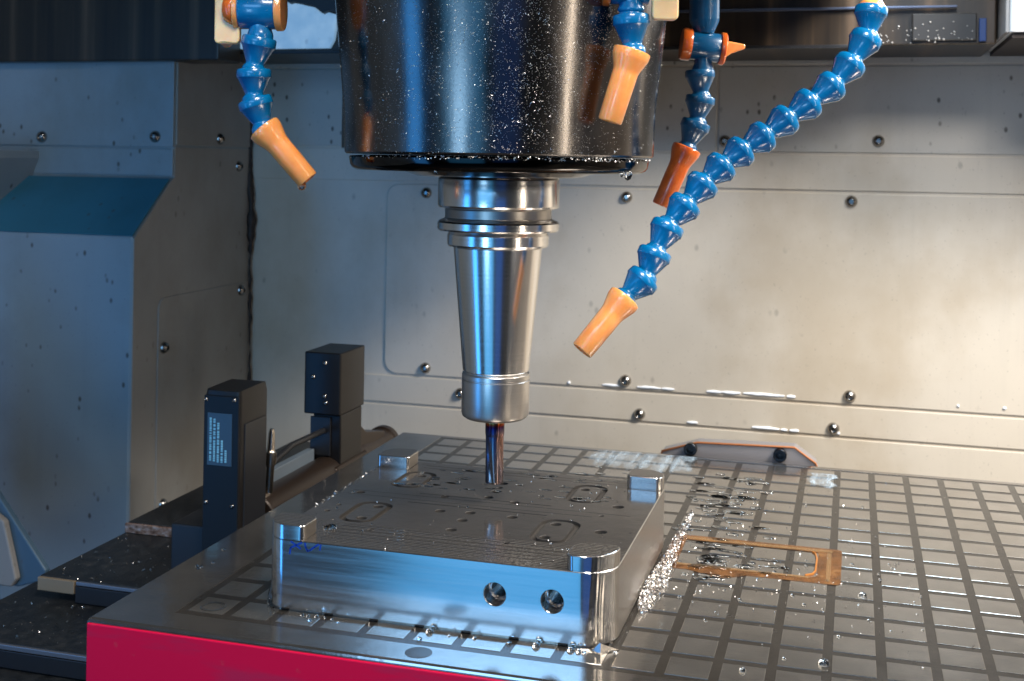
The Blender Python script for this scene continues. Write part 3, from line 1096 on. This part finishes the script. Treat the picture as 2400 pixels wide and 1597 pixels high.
# bent sliver of foil caught under the front right corner
fo = MB()
fo.add([(190, 14.9, 0.4), (193.5, 14.2, 4.4), (193.9, 14.0, 4.2), (200.8, 19.5, 0.3), (194, 13.2, 0.3)], [(0, 1, 2, 4), (2, 3, 4)])
fl = obj('metal_sliver', fo, new_mat('curled_foil', (0.75, 0.70, 0.64), 1.0, 0.25), None)
tag(fl, 'small bright sliver of foil curled against the block front right corner', 'metal sliver')

# ------------------------------------------------------------------ spindle housing, tool holder, end mill
AX, AY = 118.1, 105.6
hs = thing('spindle_housing', 'glossy black spindle housing speckled with bright chips at top centre', 'spindle housing', (AX, AY, 203))
obj('housing_body', MB().lathe([(70, 212.2), (78.6, 212.3), (79.4, 213.2), (80.2, 235), (85.8, 294), (90, 340), (92, 420), (92, 520)], (AX, AY, 0), (0, 0, 1), 128), M['housing'], hs, 30)
obj('housing_lip', MB().lathe([(60, 204.2), (73.5, 204.2), (75.6, 205.4), (76.6, 207.0), (77.2, 210.6), (76.8, 211.4), (70, 211.8)], (AX, AY, 0), (0, 0, 1), 128), M['housing_lip'], hs, 30)
obj('nose_ring', MB().lathe([(32, 201.5), (42.5, 201.5), (44.5, 202.2), (52.5, 205.0), (52.5, 206)], (AX, AY, 0), (0, 0, 1), 96), M['housing_lip'], hs, 30)


def chip(mb, p, nrm, tilt, ln, wd, q):
    n = Vector(nrm)
    n = (n + Vector((q.gauss(0, tilt), q.gauss(0, tilt), q.gauss(0, tilt)))).normalized()
    a = n.cross(Vector((q.uniform(-1, 1), q.uniform(-1, 1), q.uniform(-1, 1))))
    if a.length < 1e-4:
        return
    a.normalize()
    b = n.cross(a)
    c = Vector(p) + Vector(nrm) * 0.18
    curl = n * ln * q.uniform(-0.18, 0.3)
    v = [c - a * ln / 2 - b * wd / 2, c - a * ln / 2 + b * wd / 2, c + b * wd / 2 + curl, c - b * wd / 2 + curl, c + a * ln / 2 + b * wd * 0.3, c + a * ln / 2 - b * wd * 0.3]
    mb.add([tuple(x) for x in v], [(0, 1, 2, 3), (3, 2, 4, 5)])


q = random.Random(11)
mb = MB()
a_cam = math.atan2(-597, 177)
for i in range(24000):
    th = a_cam + R(q.uniform(-88, 88))
    z = 213 + 90 * q.random()
    off = (th - a_cam)            # + is to the right seen from the camera
    dens = math.exp(-((off - 0.06) / 0.78) ** 2) * 0.95 + 0.16
    if off > 0.55 and z < 250:
        dens *= 0.35
    dens *= 0.30 + 0.9 * (0.5 + 0.5 * math.sin(z * 0.23 + th * 9.0) * math.sin(th * 17 + z * 0.11))
    if q.random() > dens:
        continue
    if z < 235:
        r_ = 79.4 + (z - 213.2) / 21.8 * 0.8
    else:
        r_ = 80.2 + (z - 235) / 59 * 5.6
    nrm = (math.cos(th), math.sin(th), -0.08)
    big = q.random() < 0.05
    chip(mb, (AX + r_ * math.cos(th), AY + r_ * math.sin(th), z), nrm, 0.45, q.uniform(0.6, 1.3) if big else q.uniform(0.18, 0.5), q.uniform(0.10, 0.24) if big else q.uniform(0.06, 0.16), q)
for i in range(330):   # ledge of the lip
    th = a_cam + R(q.gauss(-4, 30) if i % 3 else q.uniform(30, 75))
    r_ = 77.4 + q.uniform(0, 1.2)
    chip(mb, (AX + r_ * math.cos(th), AY + r_ * math.sin(th), 210.6 + q.uniform(-0.6, 1.2)), (math.cos(th), math.sin(th), 0.3), 0.6, q.uniform(0.3, 1.0), q.uniform(0.15, 0.5), q)
o = obj('metal_chips', mb, chip_mat('housing_chips', (0.62, 0.60, 0.58), 0.34), hs)
o['kind'] = 'stuff'
mb = MB()
for dth, s in ((0.98, 2.4), (1.0, 1.5), (-0.4, 0.8), (0.9, 1.0)):
    th = a_cam + dth
    mb.lathe([(0.1, -s * 1.2), (s * 0.6, -s * 0.9), (s, 0), (s * 0.8, s * 0.7), (0.2, s)], (AX + 75 * math.cos(th), AY + 75 * math.sin(th), 204.0), (0, 0, 1), 12)
obj('hanging_drops', mb, M['water'], hs, 60)

structure('spindle_head_and_blocker', MB().prism(rrect(-60, 292, -20, 524, 20, 4), 352, 890).prism([(20, 215), (125, 215), (129, 520), (-155, 520)], 219, 351.5), M['dark_cover'], 40)  # lower rear block is unseen, added to shade the left wall

th_ = thing('tool_holder', 'polished steel tapered tool holder hanging below the black spindle', 'tool holder', (AX, AY, 77))
c0 = (AX, AY, 0)
obj('flange', MB().lathe([(30.6, 201.2), (31.2, 200.6), (31.5, 199.9), (31.5, 186.6), (30.9, 185.6), (28.6, 185.0)], c0, (0, 0, 1), 128), M['holder'], th_, 25)
obj('flange_groove', MB().lathe([(28.0, 185.2), (27.6, 184.4), (27.6, 180.3), (28.0, 179.9)], c0, (0, 0, 1), 128), M['holder_groove'], th_, 25)
obj('drive_ring', MB().lathe([(27.6, 180.1), (30.9, 178.6), (31.5, 177.8), (31.5, 174.6), (30.9, 173.7), (26.0, 173.4)], c0, (0, 0, 1), 128), M['holder'], th_, 25)
obj('step_collar', MB().lathe([(25.4, 173.6), (26.0, 172.0), (26.3, 171.5), (26.3, 166.6), (25.7, 165.6), (22.9, 165.3)], c0, (0, 0, 1), 128), M['holder'], th_, 25)
obj('taper_body', MB().lathe([(22.4, 165.4), (22.95, 164.8), (22.8, 163.0), (17.2, 101.8), (16.6, 101.2)], c0, (0, 0, 1), 128), M['holder'], th_, 25)
obj('clamping_nut', MB().lathe([(16.4, 101.3), (16.3, 100.6), (17.3, 100.3), (17.55, 99.8), (17.55, 97.8), (17.2, 97.5), (17.2, 97.1), (17.55, 96.8), (17.55, 80.0), (17.0, 78.2), (15.5, 77.1), (5.2, 76.9)], c0, (0, 0, 1), 128), M['holder_satin'], th_, 25)

mill = thing('end_mill', 'slim heat tinted end mill pointing down under the steel tool holder', 'end mill', (AX, AY, 43.4))
obj('shank', MB().lathe([(5.0, 80), (5.0, 69), (4.72, 67.2)], c0, (0, 0, 1), 40), M['mill'], mill, 40)
fm = MB()
Ls = []
for k in range(27):
    z = 67.4 - (67.4 - 43.4) * k / 26
    tw = k * 0.028
    dep = min(1.0, k / 5.0)
    ring = []
    for i in range(48):
        a = 2 * math.pi * i / 48
        s = (a * 4 / (2 * math.pi)) % 1.0
        r_ = 4.75 - dep * 0.55 * (math.exp(-((s - 0.22) / 0.16) ** 2)) - dep * 0.12 * s
        ring.append((AX + r_ * math.cos(a + tw + 0.5), AY + r_ * math.sin(a + tw + 0.5), z))
    Ls.append(ring)
Ls.append([(AX + (x - AX) * 0.92, AY + (y - AY) * 0.92, 43.1) for x, y, _ in Ls[-1]])
fm.loops(Ls)
obj('cutting_flutes', fm, M['mill'], mill, 50)

# ------------------------------------------------------------------ coolant hoses
seg = MB()
SEGP = [(5.6, 2.6), (6.4, 0.6), (7.2, 0.0), (7.9, 0.0), (8.4, 0.6), (8.5, 3.9), (8.2, 4.3), (7.9, 4.5), (4.7, 11.2), (4.5, 11.8), (4.6, 12.4), (5.3, 13.0), (5.9, 14.2), (6.0, 15.6), (5.6, 17.0), (4.6, 18.0)]
seg.lathe(SEGP, seg=40)
ME_SEG = seg.mesh('hose_segment', (0, 0, 0), 50)
ME_SEG.materials.append(M['blue'])
ME_SEG_D = ME_SEG.copy()
ME_SEG_D.materials.clear()
ME_SEG_D.materials.append(M['blue_shaded'])


def nozzle_mesh(Lg, mat, cup=8.2, tub=5.9, tip=5.6):
    mb = MB()
    mb.lathe([(6.3, 2.4), (6.9, 0.5), (7.5, 0.0), (cup - 0.1, 0.5), (cup, 1.4), (cup - 0.15, 3.4), (cup - 0.5, 4.6), (tub + 0.35, 9.4), (tub + 0.06, 10.8), (tub, 12.0), (tip, Lg - 0.7), (tip - 0.5, Lg), (tip - 1.3, Lg), (tip - 1.5, Lg - 3)], seg=44)
    me = mb.mesh('nozzle', (0, 0, 0), 40)
    me.materials.append(mat)
    return me


def chain(parent, pts, me_seg, noz_end, mat_noz, cup=8.2):
    b = Vector(base_of(parent))
    P_ = [Vector(p) for p in pts]
    for i in range(len(P_) - 1):
        d = P_[i + 1] - P_[i]
        o = bpy.data.objects.new('hose_segment', me_seg)
        COL.objects.link(o)
        o.parent = parent
        o.location = (P_[i] - b) * U
        o.rotation_mode = 'QUATERNION'
        o.rotation_quaternion = d.to_track_quat('Z', 'Y')
        o.scale = (1, 1, d.length / 14.3)
    d = Vector(noz_end) - P_[-1]
    o = bpy.data.objects.new('nozzle', nozzle_mesh(d.length, mat_noz, cup))
    COL.objects.link(o)
    o.parent = parent
    o.location = (P_[-1] - b) * U
    o.rotation_mode = 'QUATERNION'
    o.rotation_quaternion = d.to_track_quat('Z', 'Y')
    return o


HG = 'blue segmented coolant hoses'
cr = Vector((0.9617, 0.274, 0))     # along the valves' cross bores

# left hose
hA = thing('coolant_hose', 'short blue coolant hose left of the spindle, orange nozzle with hanging drop', 'coolant hose', (12.7, 43.8, 270), HG)
c = Vector((11.6, 43.6, 282.2))
obj('valve_body', MB().lathe([(9.2, -9.0), (9.6, -8.4), (9.6, 8.4), (9.2, 9.0)], c, cr, 40), M['blue'], hA, 40)
obj('valve_cap', MB().lathe([(9.9, 8.9), (10.4, 9.3), (10.4, 12.0), (9.9, 12.6)], c, cr, 40), M['orange'], hA, 40)
obj('valve_cap', MB().lathe([(9.9, -9.0), (10.3, -9.3), (10.3, -11.0), (9.9, -11.4)], c, cr, 40), M['orange'], hA, 40)
lev = MB()
lev.prism(rrect(-6.2, 6.2, -21, 21, 2.2, 4), -2.5, 2.5)
lv = lev.mesh('lever', (0, 0, 0), 40)
o = put('lever', lv, M['cream'], hA, 0.8, 3)
o.location = (Vector((-2.2, 38.6, 286.0)) - Vector(base_of(hA))) * U
# plate faces the camera
o.matrix_local = Matrix.Translation(o.location) @ Matrix((cr, Vector((0, 0, 1)), cr.cross(Vector((0, 0, 1))))).transposed().to_4x4()
obj('lever_hub', MB().lathe([(8.2, -11.2), (8.4, -12), (6.5, -15.5), (4, -16.5)], c + Vector((0, -1.5, 0)), cr, 32), M['orange_deep'], hA, 50)
obj('valve_stem', MB().lathe([(5.6, 8), (5.6, 0.6), (6.1, -0.8), (6.4, -2.2), (6.3, -4)], (12.7, 43.8, 271.6), (0, 0, 1), 32), M['blue'], hA, 50)
chain(hA, [(12.5, 43.8, 268.6), (9.9, 43.0, 252.9), (10.3, 43.1, 238.2), (14.8, 44.4, 224.4)], ME_SEG, (36.4, 50.6, 198.7), M['orange'], 8.3)
dr = MB()
dr.lathe([(0.15, -3.6), (1.4, -3.2), (2.1, -2.0), (2.2, -1.0), (1.7, 0.3), (1.3, 1.4)], (33.8, 49.0, 197.2), (0, 0, 1), 16)
obj('coolant_drop', dr, M['water'], hA, 60)
dr = MB()
dr.lathe([(0.2, -2.2), (1.6, -1.6), (3.2, -0.2), (3.6, 0.6)], (-2.3, 37.6, 265.2), (0, 0, 1), 16)
obj('coolant_drop', dr, M['water'], hA, 60)

# hose in front of the spindle
hB = thing('coolant_hose', 'very short blue hose with thick orange nozzle in front of the black housing', 'coolant hose', (196, 50, 282), HG)
c = Vector((195.2, 50.0, 291.5))
obj('valve_body', MB().lathe([(9.2, -8.8), (9.6, -8.2), (9.6, 8.2), (9.2, 8.8)], c, cr, 40), M['blue'], hB, 40)
obj('valve_cap', MB().lathe([(9.9, -8.9), (10.4, -9.3), (10.4, -11.6), (9.9, -12.2)], c, cr, 40), M['orange_deep'], hB, 40)
lev = MB()
lev.prism(rrect(-6.0, 6.0, -12, 12, 2.2, 4), -2.4, 2.4)
o = put('lever', lev.mesh('lever', (0, 0, 0), 40), M['cream'], hB, 0.8, 3)
o.matrix_local = Matrix.Translation((Vector((211.3, 51.6, 286.6)) - Vector(base_of(hB))) * U) @ Matrix((cr, Vector((0, 0, 1)), cr.cross(Vector((0, 0, 1))))).transposed().to_4x4()
obj('valve_stem', MB().lathe([(5.6, 6), (5.6, 2.2), (6.2, 0.9), (6.2, 0.0), (5.4, -0.8), (6.3, -2.2), (6.3, -3.5)], (196, 50.3, 279.0), (0, 0, 1), 32), M['blue'], hB, 50)
chain(hB, [(196.0, 50.3, 277.2), (197.0, 50.6, 261.3)], ME_SEG, (187.4, 47.9, 228.3), M['orange'], 8.7)

# hose behind, right of the housing
hC = thing('coolant_hose', 'shaded blue hose with orange cross valve hanging behind right of the housing', 'coolant hose', (211, 202, 270), HG)
obj('supply_pipe', MB().lathe([(5.4, 284.6), (8.4, 291.5), (8.6, 293), (8.6, 420)], (210.9, 202.2, 0), (0, 0, 1), 36), M['blue_shaded'], hC, 35)
c = Vector((211.9, 202.5, 277.0))
ax = Vector((0.955, 0.27, -0.115)).normalized()
obj('valve_body', MB().lathe([(8.0, -9.0), (8.3, -8.4), (8.3, 7.8), (7.9, 8.4)], c, ax, 40), M['blue_shaded'], hC, 40)
obj('valve_cap', MB().lathe([(8.9, -8.6), (9.4, -9.4), (9.4, -13.0), (8.6, -14.2), (3, -14.4)], c, ax, 40), M['orange_deep'], hC, 40)
obj('valve_cap', MB().lathe([(9.0, 8.0), (9.4, 8.6), (9.4, 10.6), (8.4, 11.4)], c, ax, 40), M['orange_deep'], hC, 40)
fg = MB()
fg.loops([[tuple(c + ax * a + Vector((0, 0, 1)) * b + Vector((0.27, -0.955, 0)) * w) for a, b in ((10.5, -5.4), (14.5, -2.2), (22.4, 1.6), (22.6, 4.2), (12.5, 4.8), (10.5, 1.5))] for w in (-2.0, 2.0)])
obj('valve_handle', fg, M['orange'], hC, None, 0.7)
obj('valve_stem', MB().lathe([(5.3, 270.4), (5.0, 267.5), (6.2, 264.4), (6.3, 262)], (210.6, 202.1, 0), (0, 0, 1), 32), M['blue_shaded'], hC, 50)
chain(hC, [(208.9, 201.6, 263.6), (209.6, 201.8, 248.6), (207.6, 201.3, 234.0), (202.6, 199.9, 219.2)], ME_SEG_D, (188.8, 195.9, 185.3), M['orange_deep'], 8.4)

# long hose at the right
hD = thing('coolant_hose', 'longest blue hose curving from the top right down to an orange nozzle', 'coolant hose', (302, 164, 293), HG)
obj('top_fitting', MB().lathe([(7.2, -5.5), (6.8, -0.6), (5.6, 1.4), (3.6, 2.4), (3.4, 10), (3.4, 60)], (302.3, 164.0, 294.6), (0, 0.02, 1), 36), M['orange'], hD, 45)
DP = [(302.4, 163.8, 293.1), (300.7, 161.2, 277.7), (293.1, 156.0, 264.0), (284.6, 150.4, 252.3), (273.3, 144.1, 242.8), (262.2, 137.9, 234.2), (251.5, 131.6, 225.2), (241.0, 125.5, 217.6), (231.9, 119.8, 209.9),
      (223.3, 114.2, 201.0), (215.3, 108.8, 190.4), (207.1, 103.4, 179.6), (201.5, 98.6, 166.6), (197.3, 94.3, 153.8), (188.5, 88.7, 144.1)]
chain(hD, DP, ME_SEG, (169.9, 76.1, 118.7), M['orange'], 8.2)

# ------------------------------------------------------------------ chips and coolant lying about
q = random.Random(23)
mb = MB()
path = [(205, 232, 1.0), (204.5, 214, 2.0), (204.5, 190, 3.0), (204, 170, 3.6), (205, 150, 4.4), (205, 135, 5.2), (204.5, 120, 6.0), (204, 107, 6.6), (203.5, 95, 6.2), (203, 84, 5.0), (202.5, 74, 4.0), (203, 64, 2.6)]
for i in range(2600):
    t = q.random() * (len(path) - 1)
    k = int(t)
    a, b = path[k], path[min(k + 1, len(path) - 1)]
    f = t - k
    cx, cy, rd = [a[j] + (b[j] - a[j]) * f for j in range(3)]
    rd *= 0.66
    ang = q.uniform(0, math.pi)
    rr_ = rd * math.sqrt(q.random())
    x = cx + 1.1 * rr_ * math.cos(ang)
    z = 0.3 + 1.25 * rr_ * abs(math.sin(ang)) + max(0, (cx - x) / rd) * 1.6
    if x < bx1 + 0.4:
        x = bx1 + 0.4 + q.random() * 0.6
    chip(mb, (x, cy + q.uniform(-2, 2), z), (q.uniform(-1, 1), q.uniform(-1, 1), q.uniform(-0.2, 1)), 0.6, q.uniform(0.5, 1.5), q.uniform(0.3, 0.8), q)
heap = obj('chip_heap', mb, new_mat('wet_granular_chips', (0.74, 0.72, 0.71), 1.0, 0.20), None)
tag(heap, 'glittering heap of silver metal chips along the right side of the block', 'metal chips', None, 'stuff')

mb = MB()
for i in range(520):
    k = q.random()
    if k < 0.45:
        x, y = 200 + abs(q.gauss(0, 40)), q.uniform(70, 300)
    elif k < 0.8:
        x, y = q.uniform(210, 330), q.gauss(140, 35)
    else:
        x, y = q.uniform(-30, 420), q.uniform(0, 370)
    if bx0 - 2 < x < bx1 + 2 and by0 - 3 < y < by1 + 2 or y < -15 or y > 372:
        continue
    chip(mb, (x, y, 0.25), (0, 0, 1), 0.7, q.uniform(0.4, 1.3), q.uniform(0.2, 0.6), q)
for i in range(130):   # on the block's top
    x, y = q.uniform(37, 196), q.uniform(18, 169)
    if (x < 55 or x > 177) and (y < 35 or y > 151):
        continue
    chip(mb, (x, y, bz + 0.05), (0, 0, 1), 0.7, q.uniform(0.4, 1.2), q.uniform(0.2, 0.5), q)
for i in range(90):    # along the block's left edge
    chip(mb, (34.6 + q.uniform(-0.5, 1), q.uniform(70, 150), bz + q.uniform(0, 0.5)), (0, 0, 1), 0.9, q.uniform(0.5, 1.6), q.uniform(0.2, 0.6), q)
o = obj('scattered_chips', mb, M['chips'], None)
tag(o, 'fine metal chips scattered over the grid table and the block top', 'metal chips', None, 'stuff')
mb = MB()
for i in range(420):
    r_ = q.random()
    if r_ < 0.45:
        x, y, z = q.uniform(-255, -110), q.uniform(240, 340), -90
    elif r_ < 0.85:
        x, y, z = q.uniform(-280, -100), q.uniform(168, 236), -106
    else:
        x, y, z = q.uniform(-240, -100), q.uniform(60, 160), -122
    s = 1.0 if q.random() < 0.85 else 2.2
    chip(mb, (x, y, z + 0.2), (0, 0, 1), 0.6, s * q.uniform(0.5, 1.4), s * q.uniform(0.3, 0.8), q)
o = obj('cover_chips', mb, M['chips'], None)
tag(o, 'pale chips sprinkled over the dark way cover plates', 'metal chips', None, 'stuff')


def blob(mb, x, y, z0, r, h, seg=14):
    mb.lathe([(r, 0), (r * 0.97, h * 0.35), (r * 0.78, h * 0.72), (r * 0.42, h * 0.95), (r * 0.1, h)], (x, y, z0), (0, 0, 1), seg, True, True)


mb = MB()
for x, y, r_ in [(116.9, 12.6, 1.7), (165.9, 12.2, 1.8), (115.4, 3.8, 1.2), (126.4, 11.7, 0.7), (138.0, 12.3, 0.9), (153.7, 11.9, 1.1), (253.6, 14.6, 1.5), (285.8, 31.8, 2.4), (181.1, 12.6, 1.6), (184.6, 12.4, 1.3), (187, 12.0, 1.0),
                 (62, 13.2, 1.0), (58, 12.6, 0.8), (66, 13.0, 0.7), (55, 12.8, 0.8), (70, 12.4, 0.6), (302, 120, 2.2), (244, -7.8, 2.2), (200, 16, 0.9), (61, 8, 0.9), (74, 10, 0.7)]:
    blob(mb, x, y, 0.02, r_, r_ * 1.05)
for i in range(26):
    x, y = q.uniform(36, 196), q.uniform(17, 168)
    if (x < 55 or x > 177) and (y < 36 or y > 150):
        continue
    r_ = q.uniform(0.35, 0.8)
    blob(mb, x, y, bz + 0.02, r_, r_ * 0.9, 12)
for i in range(60):
    r_ = q.uniform(0.4, 1.2)
    blob(mb, q.uniform(205, 330), q.gauss(150, 60), 0.02, r_, r_ * 0.7, 10)
for x, y in ((-24.0, 55.7), (-25.5, 57), (-22.5, 56.5), (-23, 54.2), (-20.1, 64), (-25.2, 84.2)):
    blob(mb, x, y, 0.02, q.uniform(0.8, 1.4), 0.8, 10)
# splash bead on the foot of the front left post and along the block side
mb.tube([(33.2, 24, 7.5), (33.0, 23.5, 3.5), (33.4, 22, 0.9), (35, 19.5, 0.5), (38.5, 16.6, 0.45)], [0.5, 0.9, 0.9, 0.7, 0.4], 8)
blob(mb, 57.5, 38.5, bz + 0.02, 2.6, 1.8)
blob(mb, 55.5, 36.6, bz + 0.02, 1.6, 1.6)
o = obj('coolant_droplets', mb, M['water'], None, 60)
tag(o, 'clear coolant droplets beaded on the block and the table', 'coolant droplets', None, 'stuff')

# shallow rippled sheets that carry a painted reflection
def sheen(mb, x0, x1, y0, y1, seed):
    g = random.Random(seed)
    nx, ny = 26, 26
    vs, fs = [], []
    for j in range(ny + 1):
        for i in range(nx + 1):
            u, v = i / nx, j / ny
            e = min(u, 1 - u, v, 1 - v) * 9
            z = 0.03 + min(1, max(0, e)) * (0.45 + 0.22 * math.sin(u * 23 + 3 * math.sin(v * 9)) + 0.2 * math.sin(v * 31 + u * 11))
            jx = g.uniform(-1.0, 1.0) + 2.2 * math.sin(v * 14 + seed)
            vs.append((x0 + (x1 - x0) * u + (jx if 0 < e else jx * 1.6), y0 + (y1 - y0) * v + g.uniform(-0.6, 0.6), z))
    for j in range(ny):
        for i in range(nx):
            a = j * (nx + 1) + i
            fs.append((a, a + 1, a + nx + 2, a + nx + 1))
    mb.add(vs, fs)


mb = MB()
g = random.Random(5)
for k in range(150):
    y = g.uniform(120, 330)
    x = 209 + abs(g.gauss(0, 20)) + (6 if y < 170 else 0)
    if y > 176 and g.random() < 0.45:
        x = g.uniform(120, 205)
    wx, wy, h = g.uniform(2, 7.5), g.uniform(0.8, 2.2), g.uniform(0.4, 1.1)
    ring = lambda f, z: [(x + f * wx * math.cos(a * math.pi / 7) + 0.4 * math.sin(a * 2.1 + k), y + f * wy * math.sin(a * math.pi / 7), z) for a in range(14)]
    mb.loops([ring(1, 0.03), ring(0.85, h * 0.5), ring(0.5, h * 0.9), ring(0.15, h)])
for k in range(60):
    x, y = g.uniform(58, 176), g.uniform(120, 169)
    wx, wy, h = g.uniform(1.5, 5), g.uniform(0.6, 1.5), g.uniform(0.2, 0.5)
    ring = lambda f, z: [(x + f * wx * math.cos(a * math.pi / 7), y + f * wy * math.sin(a * math.pi / 7), bz + z) for a in range(14)]
    mb.loops([ring(1, 0.03), ring(0.85, h * 0.5), ring(0.5, h * 0.9), ring(0.15, h)])
o = obj('coolant_ripples', mb, M['water'], None, 60)
tag(o, 'clear coolant ripples splashed beside and on the rear of the block', 'coolant ripples', None, 'stuff')
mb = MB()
sheen(mb, 112, 196, 296, 372, 1)
sheen(mb, 267, 287, 300, 356, 2)
o = obj('painted_sheen', mb, M['pale_sheen'], None, 60)  # light mirrored in the wet table, painted as pale patches
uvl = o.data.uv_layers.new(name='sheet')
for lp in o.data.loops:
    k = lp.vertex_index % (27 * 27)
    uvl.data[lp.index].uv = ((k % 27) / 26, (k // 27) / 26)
tag(o, 'pale painted coolant sheen on the far edge of the grid table', 'coolant puddle', None, 'stuff')
